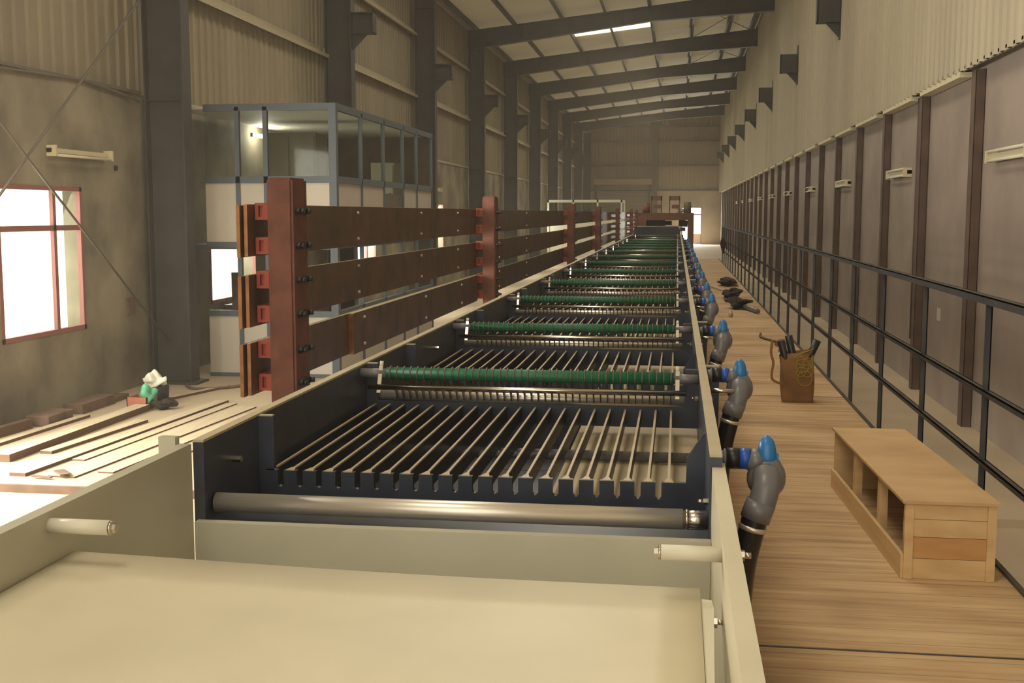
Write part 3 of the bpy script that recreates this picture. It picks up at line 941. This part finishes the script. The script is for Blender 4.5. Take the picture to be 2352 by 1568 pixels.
# ------------------------------------------------------------------ cream loading box in the foreground
cb = thing('cream_box', 'large cream plastic box with side panels and cross panel in the foreground', 'box', (-0.68, 2.2, 0))
MB().box(-1.505, -1.468, 0.4, 3.315, 0.6, 1.497).build('side_panel', M['creamg'], cb)
MB().box(0.112, 0.150, 0.4, 3.43, 0.6, 1.462).build('side_panel', M['cream'], cb)
MB().box(-1.467, 0.111, 3.318, 3.352, 0.6, 1.25).build('cross_panel', M['creamg'], cb)
MB().box(-1.467, 0.111, 0.4, 3.318, 0.9, 0.93).build('bottom_panel', M['creamg'], cb)
MB().box(-1.5, -1.45, 0.6, 0.65, -0.06, 0.6).box(-1.5, -1.45, 3.0, 3.05, -0.06, 0.6).box(0.1, 0.15, 0.6, 0.65, -0.06, 0.6).box(0.1, 0.15, 3.0, 3.05, -0.06, 0.6).build('leg_frame', M['cream'], cb)
MB().box(-1.575, -1.52, 3.315, 3.345, 0.9, 1.515).build('outer_stub', M['creamg'], cb)
def peg(xw, xe, y, z):
    s = 1 if xe > xw else -1
    p = MB().cyl((xw, y, z), (xe, y, z), 0.018, 24).build('spacer_rod', M['white'], cb)
    MB().cyl((xe, y, z), (xe + s * 0.006, y, z), 0.0165, 20).cyl((xe + s * 0.006, y, z), (xe + s * 0.016, y, z), 0.012, 6, False).build('bolt_head', M['chrome'], p)
peg(-1.468, -1.315, 2.5, 1.462)
peg(0.112, -0.025, 2.6, 1.428)
f = MB().cyl((0.150, 2.6, 1.428), (0.163, 2.6, 1.428), 0.013, 6, False).cyl((0.163, 2.6, 1.428), (0.178, 2.6, 1.428), 0.007, 10)
f.build('nut', M['chrome'], cb)
for y, z in ((2.47, 1.315), (1.98, 1.33)):
    MB().cyl((0.088, y, z), (0.1, y, z), 0.013, 6, False).cyl((0.1, y, z), (0.112, y, z), 0.006, 8).build('bolt', M['chrome'], cb)
f = MB().prism([(0.066, 2.56), (0.09, 2.555), (0.093, 2.5), (0.078, 1.95), (0.074, 1.6), (0.066, 1.6)], 'Z', 1.30, 1.335)
f.build('wedge_bracket', M['white'], cb)
# lid sheet, slightly warped
f = MB()
NXL, NYL = 16, 12
V = []
for j in range(NYL + 1):
    row = []
    for i in range(NXL + 1):
        u, v = i / NXL, j / NYL
        x = -1.462 + u * (0.064 + 1.462)
        y = 0.45 + v * (2.60 - 0.45)
        zz = 1.366 - 0.022 * u + 0.004 * math.sin(u * 5 + v * 2)
        row.append((x, y, zz))
    V.append(row)
for dz, sg in ((0, 1), (-0.012, -1)):
    G_ = [[f.bm.verts.new((a, b, c + dz)) for a, b, c in row] for row in V]
    for j in range(NYL):
        for i in range(NXL):
            q = f.bm.faces.new((G_[j][i], G_[j][i + 1], G_[j + 1][i + 1], G_[j + 1][i]))
            q.smooth = True
    if sg == 1:
        TG = G_
    else:
        for j in range(NYL):
            f.bm.faces.new((TG[j][0], TG[j + 1][0], G_[j + 1][0], G_[j][0]))
            f.bm.faces.new((TG[j][-1], TG[j + 1][-1], G_[j + 1][-1], G_[j][-1]))
        for i in range(NXL):
            f.bm.faces.new((TG[0][i], TG[0][i + 1], G_[0][i + 1], G_[0][i]))
            f.bm.faces.new((TG[-1][i], TG[-1][i + 1], G_[-1][i + 1], G_[-1][i]))
f.bm.normal_update()
tag(f.build('lid_sheet', M['cream']), 'flat cream plastic lid sheet filling the bottom of the picture', 'lid')

# ------------------------------------------------------------------ bus-bar rack left of the tanks
PXL, PXR = -2.0, -1.868
PY = [5.48, 11.86, 21.2, 28.5, 38.0, 49.4, 56.4]
ZC = [2.21, 2.04, 1.87, 1.70, 1.52, 1.355]
PL = ['rust red steel post nearest the camera, carrying orange clamps'] + ['%s rust red steel post of the copper bar rack' % ORD[k] for k in range(1, 7)]
def post(y, label):
    t = thing('rack_post', label, 'post', ((PXL + PXR) / 2, y, 0), 'rust red posts of the bar rack')
    f = MB().box(PXL, PXR, y, y + 0.235, 0.03, 2.375)
    bmesh.ops.bevel(f.bm, geom=[e for e in f.bm.edges], offset=0.012, segments=2, affect='EDGES')
    f.build('shaft', M['rust'], t)
    MB().box(PXL - 0.05, PXR + 0.05, y - 0.05, y + 0.285, -0.06 if y < 8.5 else 0.0, 0.03).build('foot_plate', M['rust'], t)
    for z in ZC:
        f = MB()
        x0, x1 = PXL - 0.075, PXL
        ya, yb2 = y + 0.04, y + 0.20
        f.box(x0, x1, ya, yb2, z - 0.042, z - 0.028).box(x0, x1, ya, yb2, z + 0.028, z + 0.042)
        f.box(x0, x0 + 0.018, ya, yb2, z - 0.028, z + 0.028).box(x1 - 0.034, x1, ya, yb2, z - 0.028, z + 0.028)
        f.box(x0 + 0.018, x1 - 0.034, ya + 0.02, yb2, z - 0.028, z + 0.028)
        f.build('clamp', M['orange'], t)
        for dy in (0.06, 0.165):
            b = MB().cyl((PXR, y + dy, z), (PXR + 0.02, y + dy, z), 0.019, 6, False).cyl((PXR + 0.02, y + dy, z), (PXR + 0.042, y + dy, z), 0.013, 10)
            b.build('bolt', M['black'], t)
    return t
p0 = post(PY[0], PL[0])
p1 = post(PY[1], PL[1])
for k in range(2, 7):
    c = copy_tree(p1)
    c.location = p1.location + Vector((0, PY[k] - PY[1], 0))
    c['label'] = PL[k]
BZ = [(1.99, 2.243), (1.64, 1.897), (1.30, 1.56)]
BN = ['topmost', 'middle', 'lowest']
XB = PXL - 0.08
for i, (za, zb) in enumerate(BZ):
    t = thing('copper_bar', '%s long brown copper bar clamped to the rust red posts' % BN[i], 'bar', (XB - 0.02, 20, za), 'copper bars of the rack')
    ys = 5.43
    runs = [(ys, 56.6)]
    for a, b in runs:
        MB().box(XB - 0.018, XB, a, b, za, zb).build('bar_strip', M['bar'], t)
        MB().box(XB - 0.045, XB - 0.027, a - 0.03, b, za - 0.004, zb - 0.004).build('bar_strip', M['bar'], t)
        MB().box(XB - 0.018, XB, a - 0.003, a, za, zb).build('cut_end', M['copper'], t)
        MB().box(XB - 0.045, XB - 0.027, a - 0.033, a - 0.03, za - 0.004, zb - 0.004).build('cut_end', M['copper'], t)
        MB().box(XB - 0.018, XB, a, b, zb, zb + 0.002).build('top_edge', M['cop'], t)
    if i == 2:
        MB().box(XB - 0.0, XB + 0.034, 7.15, 11.8, za - 0.002, zb + 0.002).build('overlap_strip', M['bar'], t)
        MB().box(XB - 0.0, XB + 0.034, 7.147, 7.15, za - 0.002, zb + 0.002).build('cut_end', M['copper'], t)
        MB().box(XB - 0.0, XB + 0.034, 7.15, 11.8, zb + 0.002, zb + 0.004).build('top_edge', M['cop'], t)
    for y in (7.4, 9.3, 10.9, 13.5, 16.0):
        for z in (za + 0.045, zb - 0.04):
            xx = XB + (0.034 if (i == 2 and 11.8 > y > 7.15) else 0)
            MB().cyl((xx, y, z), (xx + 0.012, y, z), 0.011, 6, False).build('bolt', M['stain'], t)
# overlap plates on the farther spans
# ------------------------------------------------------------------ timbers and rubbish on the left floor
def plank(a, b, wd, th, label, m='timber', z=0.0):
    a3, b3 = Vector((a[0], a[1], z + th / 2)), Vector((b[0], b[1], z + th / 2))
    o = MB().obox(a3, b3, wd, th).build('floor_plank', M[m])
    o.data.materials.append(M['edge'])       # side faces are a darker brown than the tops
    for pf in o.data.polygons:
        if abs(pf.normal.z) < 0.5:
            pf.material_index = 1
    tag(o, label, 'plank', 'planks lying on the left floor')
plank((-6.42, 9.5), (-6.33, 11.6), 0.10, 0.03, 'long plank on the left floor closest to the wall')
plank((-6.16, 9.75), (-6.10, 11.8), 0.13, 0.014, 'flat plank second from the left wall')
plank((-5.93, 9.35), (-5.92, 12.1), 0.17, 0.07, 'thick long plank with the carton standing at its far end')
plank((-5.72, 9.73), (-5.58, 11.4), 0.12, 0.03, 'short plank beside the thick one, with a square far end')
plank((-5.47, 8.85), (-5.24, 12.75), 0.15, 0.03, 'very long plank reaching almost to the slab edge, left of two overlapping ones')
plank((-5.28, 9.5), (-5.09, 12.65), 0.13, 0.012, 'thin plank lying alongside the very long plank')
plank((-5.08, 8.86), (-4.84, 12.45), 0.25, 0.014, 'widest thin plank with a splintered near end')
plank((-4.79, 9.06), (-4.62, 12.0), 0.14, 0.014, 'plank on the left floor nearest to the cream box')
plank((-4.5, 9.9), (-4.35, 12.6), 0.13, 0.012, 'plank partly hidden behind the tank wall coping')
f = MB().obox((-5.18, 9.0, 0.03), (-5.02, 8.83, 0.035), 0.09, 0.01).obox((-5.3, 8.8, 0.02), (-5.12, 8.78, 0.02), 0.04, 0.01)
tag(f.build('splinter_piece', M['timberd']), 'dark splintered wood scraps at the near end of the widest plank', 'scrap wood')
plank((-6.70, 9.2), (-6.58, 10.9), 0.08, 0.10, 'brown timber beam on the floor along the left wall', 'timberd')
f = MB().box(-6.68, -6.42, 11.0, 11.5, 0, 0.11)
bmesh.ops.bevel(f.bm, geom=list(f.bm.edges), offset=0.01, affect='EDGES')
tag(f.build('timber_block', M['timberd']), 'dark brown block by the left wall, nearer of two', 'block', 'blocks by the left wall')
f = MB().box(-6.68, -6.45, 11.75, 12.5, 0, 0.11).box(-6.66, -6.48, 12.5, 12.9, 0, 0.06)
tag(f.build('timber_block', M['timberd']), 'longer dark brown block by the left wall, farther of two', 'block', 'blocks by the left wall')
# carton
ct = thing('carton', 'open red brown carton on the left floor holding a green bag', 'carton', (-6.0, 12.25, 0.0))
f = MB()
x0, x1, y0, y1, h = -6.12, -5.88, 12.12, 12.4, 0.14
f.box(x0, x1, y0, y0 + 0.01, 0.001, h).box(x0, x1, y1 - 0.01, y1, 0.001, h).box(x0, x0 + 0.01, y0, y1, 0.001, h).box(x1 - 0.01, x1, y0, y1, 0.001, h).box(x0, x1, y0, y1, 0.001, 0.01)
f.build('box', M['carton'], ct)
tag(MB().blob((-5.93, 12.25, 0.135), (0.085, 0.09, 0.11), 3, 0.35, 4).build('plastic_bag', M['bagg']), 'crumpled green plastic bag in the open carton', 'bag')
bk = MB().tube([(-5.95, 12.62, 0.0), (-5.95, 12.62, 0.2)], [0.09, 0.105], 20)
tag(bk.build('bucket', M['dark']), 'dark bucket behind the carton with a white sack over it', 'bucket')
f = MB().blob((-6.0, 12.60, 0.275), (0.14, 0.10, 0.085), 31, 0.3, 4)
for v in f.bm.verts:      # slumped sack: flatter base, pinched crown
    if v.co.z > 0.30:
        v.co.z += 0.03 * math.sin(v.co.x * 30)
tag(f.build('plastic_sack', M['bagw']), 'white crumpled sack draped on the dark bucket', 'bag')
tag(MB().blob((-5.70, 12.2, 0.055), (0.11, 0.1, 0.055), 12, 0.4, 3).build('rag_heap', M['dark']), 'small dark heap of scrap right of the carton', 'scrap')
tag(MB().tube(smooth_path([(-6.2, 13.9, 0.02), (-5.95, 13.6, 0.02), (-5.6, 13.75, 0.02), (-5.2, 14.3, 0.02)], 5), 0.02, 6).build('cable', M['timberd']), 'brown cable curving on the floor before the column foot', 'cable')
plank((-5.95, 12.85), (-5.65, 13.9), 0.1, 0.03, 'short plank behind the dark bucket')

# ------------------------------------------------------------------ bench on the walkway
bn = thing('plywood_bench', 'long open-sided plywood bench standing on the timber walkway', 'bench', (1.12, 5.6, 0.7))
bx0, bx1, by0, by1, bz0, bz1 = 0.945, 1.305, 4.82, 6.42, 0.701, 1.02
f = MB()
sk = -0.045   # the bench stands slightly askew
def bb(name, x0, x1, y0, y1, z0, z1, m='ply'):
    f = MB().box(x0, x1, y0, y1, z0, z1)
    for v in f.bm.verts:
        v.co.x += sk * (v.co.y - by0) 
    f.build(name, M[m], bn)
bb('top_board', bx0 - 0.012, bx1 + 0.012, by0 - 0.02, by1 + 0.02, bz1, bz1 + 0.012, 'plytop')
for i, (za, zb) in enumerate([(0.0, 0.085), (0.087, 0.175), (0.177, 0.25), (0.252, 0.319)]):
    bb('end_board', bx0, bx1, by0, by0 + 0.018, bz0 + za, bz0 + zb, 'ply2' if i == 1 else 'ply')
bb('end_board', bx0, bx1, by1 - 0.018, by1, bz0, bz1)
bb('corner_batten', bx0, bx0 + 0.035, by0 - 0.008, by0, bz0, bz1)
bb('corner_batten', bx1 - 0.035, bx1, by0 - 0.008, by0, bz0, bz1)
for y in (5.30, 5.86):
    bb('side_batten', bx0 + 0.004, bx0 + 0.04, y, y + 0.05, bz0, bz1)
    bb('side_batten', bx1 - 0.05, bx1 - 0.016, y, y + 0.05, bz0, bz1)
bb('base_rail', bx0 - 0.01, bx0 + 0.006, by0, by1 + 0.02, bz0, bz0 + 0.1)
bb('back_board', bx1 - 0.015, bx1, by0 + 0.02, by1 - 0.02, bz0, bz1)

# ------------------------------------------------------------------ sack with pipe offcuts
sk_ = thing('gunny_sack', 'brown upright sack with tangled yellow string standing on the walkway', 'sack', (0.97, 9.4, 0.7))
f = MB()
NA, NZ = 24, 10
rings = []
for j in range(NZ + 1):
    v = j / NZ
    row = []
    for i in range(NA):
        a = 2 * PI * i / NA
        cx, cy = math.cos(a), math.sin(a)
        q = 0.30
        sx = math.copysign(abs(cx) ** q, cx) * (0.122 + 0.012 * v)
        sy = math.copysign(abs(cy) ** q, cy) * (0.09 - 0.01 * v)
        wob = 0.006 * math.sin(7 * v + 3 * a)
        z = 0.701 + v * (0.40 + 0.035 * cx)
        row.append(f.bm.verts.new((0.975 + sx + wob - 0.012 * v, 9.4 + sy + wob, z)))
    rings.append(row)
for a, b in zip(rings, rings[1:]):
    for i in range(NA):
        f.bm.faces.new((a[i], a[(i + 1) % NA], b[(i + 1) % NA], b[i])).smooth = True
f.bm.faces.new(rings[0])
inner = [f.bm.verts.new(v.co + Vector(((0.975 - v.co.x) * 0.08, (9.4 - v.co.y) * 0.08, -0.09))) for v in rings[-1]]
for i in range(NA):
    f.bm.faces.new((rings[-1][i], rings[-1][(i + 1) % NA], inner[(i + 1) % NA], inner[i]))
f.bm.faces.new(inner)
f.build('sack_body', M['sack'], sk_)
f = MB()
for c, r in (((1.0, 1.0), 0.05), ((1.02, 0.90), 0.055), ((0.99, 0.95), 0.035), ((1.04, 1.02), 0.04), ((0.985, 1.04), 0.03), ((1.035, 0.96), 0.045)):
    pts = [(c[0] + r * math.cos(a) , 9.296 + 0.003 * math.sin(3 * a), c[1] + r * 1.1 * math.sin(a)) for a in [2 * PI * k / 18 for k in range(19)]]
    f.tube(pts, 0.003, 5)
f.tube(smooth_path([(0.93, 9.295, 1.06), (0.98, 9.29, 1.10), (1.04, 9.29, 1.12), (1.08, 9.3, 1.14)], 4), 0.004, 5)
f.build('string_tangle', M['rope'], sk_)
f = MB()
f.tube(smooth_path([(0.845, 9.35, 1.16), (0.815, 9.33, 1.2)], 2), 0.014, 6)
f.tube(smooth_path([(0.765, 9.33, 1.20), (0.755, 9.32, 1.10), (0.775, 9.32, 1.02), (0.765, 9.32, 0.94), (0.775, 9.32, 0.88), (0.86, 9.35, 0.84)], 4), 0.010, 6)
f.tube(smooth_path([(0.86, 9.35, 1.08), (0.81, 9.33, 1.12)], 3), 0.007, 6)
f.build('loose_jute', M['jute'], sk_)
for k, (a, b, lb) in enumerate([((0.92, 9.38, 0.85), (0.83, 9.33, 1.20), 'leftmost black pipe offcut leaning in the sack'),
                                ((0.98, 9.44, 0.85), (0.90, 9.45, 1.225), 'middle black pipe offcut standing behind the leftmost in the sack'),
                                ((1.02, 9.36, 0.98), (1.115, 9.34, 1.20), 'right black pipe offcut leaning out of the sack to the right')]):
    tag(MB().cyl(a, b, 0.03, 16).build('pipe_offcut', M['black']), lb, 'pipe offcut', 'pipe offcuts in the sack')

# ------------------------------------------------------------------ litter on the far walkway
tag(MB().tube(smooth_path([(1.05, 14.6, 0.715), (1.02, 14.2, 0.715), (1.09, 13.9, 0.715), (1.17, 13.6, 0.72)], 5), 0.014, 6).build('cable', M['timberd']), 'short tangled cable on the walkway beyond the sack', 'cable')
tag(MB().box(1.13, 1.24, 13.3, 13.5, 0.701, 0.75).build('wood_offcut', M['timberd']), 'small dark wood offcut at the railing beyond the sack', 'offcut')
f = MB().blob((0.98, 18.6, 0.80), (0.16, 0.28, 0.07), 21, 0.4, 3)
tag(f.build('tool_bag', M['dark']), 'dark crumpled tool bag on the walkway, nearer heap', 'bag')
f = MB().tube(smooth_path([(1.05, 18.4, 0.76), (1.14, 18.0, 0.75), (1.22, 17.6, 0.74)], 3), 0.035, 10)
tag(f.build('pipe_elbow', M['pvc']), 'loose grey pipe piece lying beside the nearer dark bag', 'pipe')
tag(MB().cyl((0.78, 17.0, 0.73), (0.82, 17.7, 0.73), 0.025, 10).build('wood_offcut', M['timber']), 'pale short offcut on the walkway before the dark bag', 'offcut')
tag(MB().blob((0.95, 20.6, 0.80), (0.16, 0.3, 0.07), 22, 0.4, 3).build('tool_bag', M['dark']), 'dark crumpled tool bag on the walkway, middle heap', 'bag')
tag(MB().obox((0.72, 23.8, 0.72), (1.0, 22.0, 0.72), 0.08, 0.04).build('wood_batten', M['timber']), 'pale batten lying on the far walkway', 'batten')
tag(MB().blob((1.05, 24.6, 0.79), (0.17, 0.5, 0.06), 23, 0.4, 3).build('tool_bag', M['dark']), 'dark crumpled cloth on the walkway, farthest heap', 'cloth')
tag(MB().blob((1.30, 33.5, 1.33), (0.06, 0.2, 0.2), 24, 0.3, 3).build('hanging_jacket', M['dark']), 'dark jacket hanging at the far end of the handrail', 'jacket')

# ------------------------------------------------------------------ drive machine at the end of the line
struct('trim_4', MB().box(XL, -1.7, 8.545, 8.58, -0.06, 0.004), M['timberd'])
hs = MB().prism([(-1.45, 0.0), (-1.45, 1.66), (-1.35, 1.76), (0.02, 1.76), (0.10, 1.66), (0.10, 0.0)], 'Y', 39.3, 41.0)
tag(hs.build('roller_housing', M['navyd']), 'dark low housing closing the far end of the tank line', 'housing')
mc = thing('drive_machine', 'red brown drive machine with two upright frames beyond the tank line', 'machine', (-0.5, 43.5, 0))
MB().box(-1.45, 0.60, 43.2, 43.6, 1.95, 2.22).build('cross_beam', M['machine'], mc)
MB().box(-1.45, -1.15, 43.2, 43.6, 0.0, 1.95).build('leg', M['machine'], mc)
MB().box(0.38, 0.60, 43.2, 43.6, 0.0, 1.95).build('leg', M['machine'], mc)
MB().box(-1.1, 0.3, 43.3, 44.0, 1.55, 1.68).build('base', M['steel'], mc)
MB().cyl((-1.15, 43.6, 1.85), (-0.45, 43.6, 1.85), 0.16, 16).cyl((-0.45, 43.6, 1.85), (-0.2, 43.6, 1.85), 0.08, 12).build('drum', M['dark'], mc)
MB().cyl((0.38, 43.6, 1.82), (0.05, 43.6, 1.84), 0.12, 16).build('drum', M['dark'], mc)
for x in (-0.97, -0.31):
    f = MB().box(x, x + 0.04, 43.3, 43.4, 2.22, 2.84).box(x + 0.36, x + 0.40, 43.3, 43.4, 2.22, 2.84).box(x, x + 0.40, 43.3, 43.4, 2.68, 2.84).box(x + 0.1, x + 0.36, 43.3, 43.5, 2.38, 2.52)
    f.build('upright_frame', M['machine'], mc)
MB().cyl((-1.15, 43.4, 2.22), (-1.15, 43.4, 2.58), 0.14, 14).build('motor', M['machine'], mc)
MB().cyl((0.36, 43.4, 2.22), (0.36, 43.4, 2.62), 0.14, 14).build('motor', M['olive'], mc)
MB().cyl((-0.03, 43.4, 2.3), (0.22, 43.4, 2.3), 0.07, 12).build('hand_wheel', M['white'], mc)

# ------------------------------------------------------------------ dusty air
hz = bpy.data.materials.new('dusty_air')
hz.use_nodes = True
hn = hz.node_tree
hn.nodes.remove(hn.nodes['Principled BSDF'])
vsn = hn.nodes.new('ShaderNodeVolumeScatter')
vsn.inputs['Color'].default_value = (1.0, 0.86, 0.70, 1)
vsn.inputs['Density'].default_value = 0.0028
vsn.inputs['Anisotropy'].default_value = 0.3
hn.links.new(vsn.outputs[0], hn.nodes['Material Output'].inputs['Volume'])
hb = MB().box(XL - 0.12, XR + 0.12, -5.5, FARY + 0.15, -0.2, 9.4).build('dusty_air', hz)
tag(hb, 'thin dusty haze filling the whole hall', 'haze', kind='stuff')
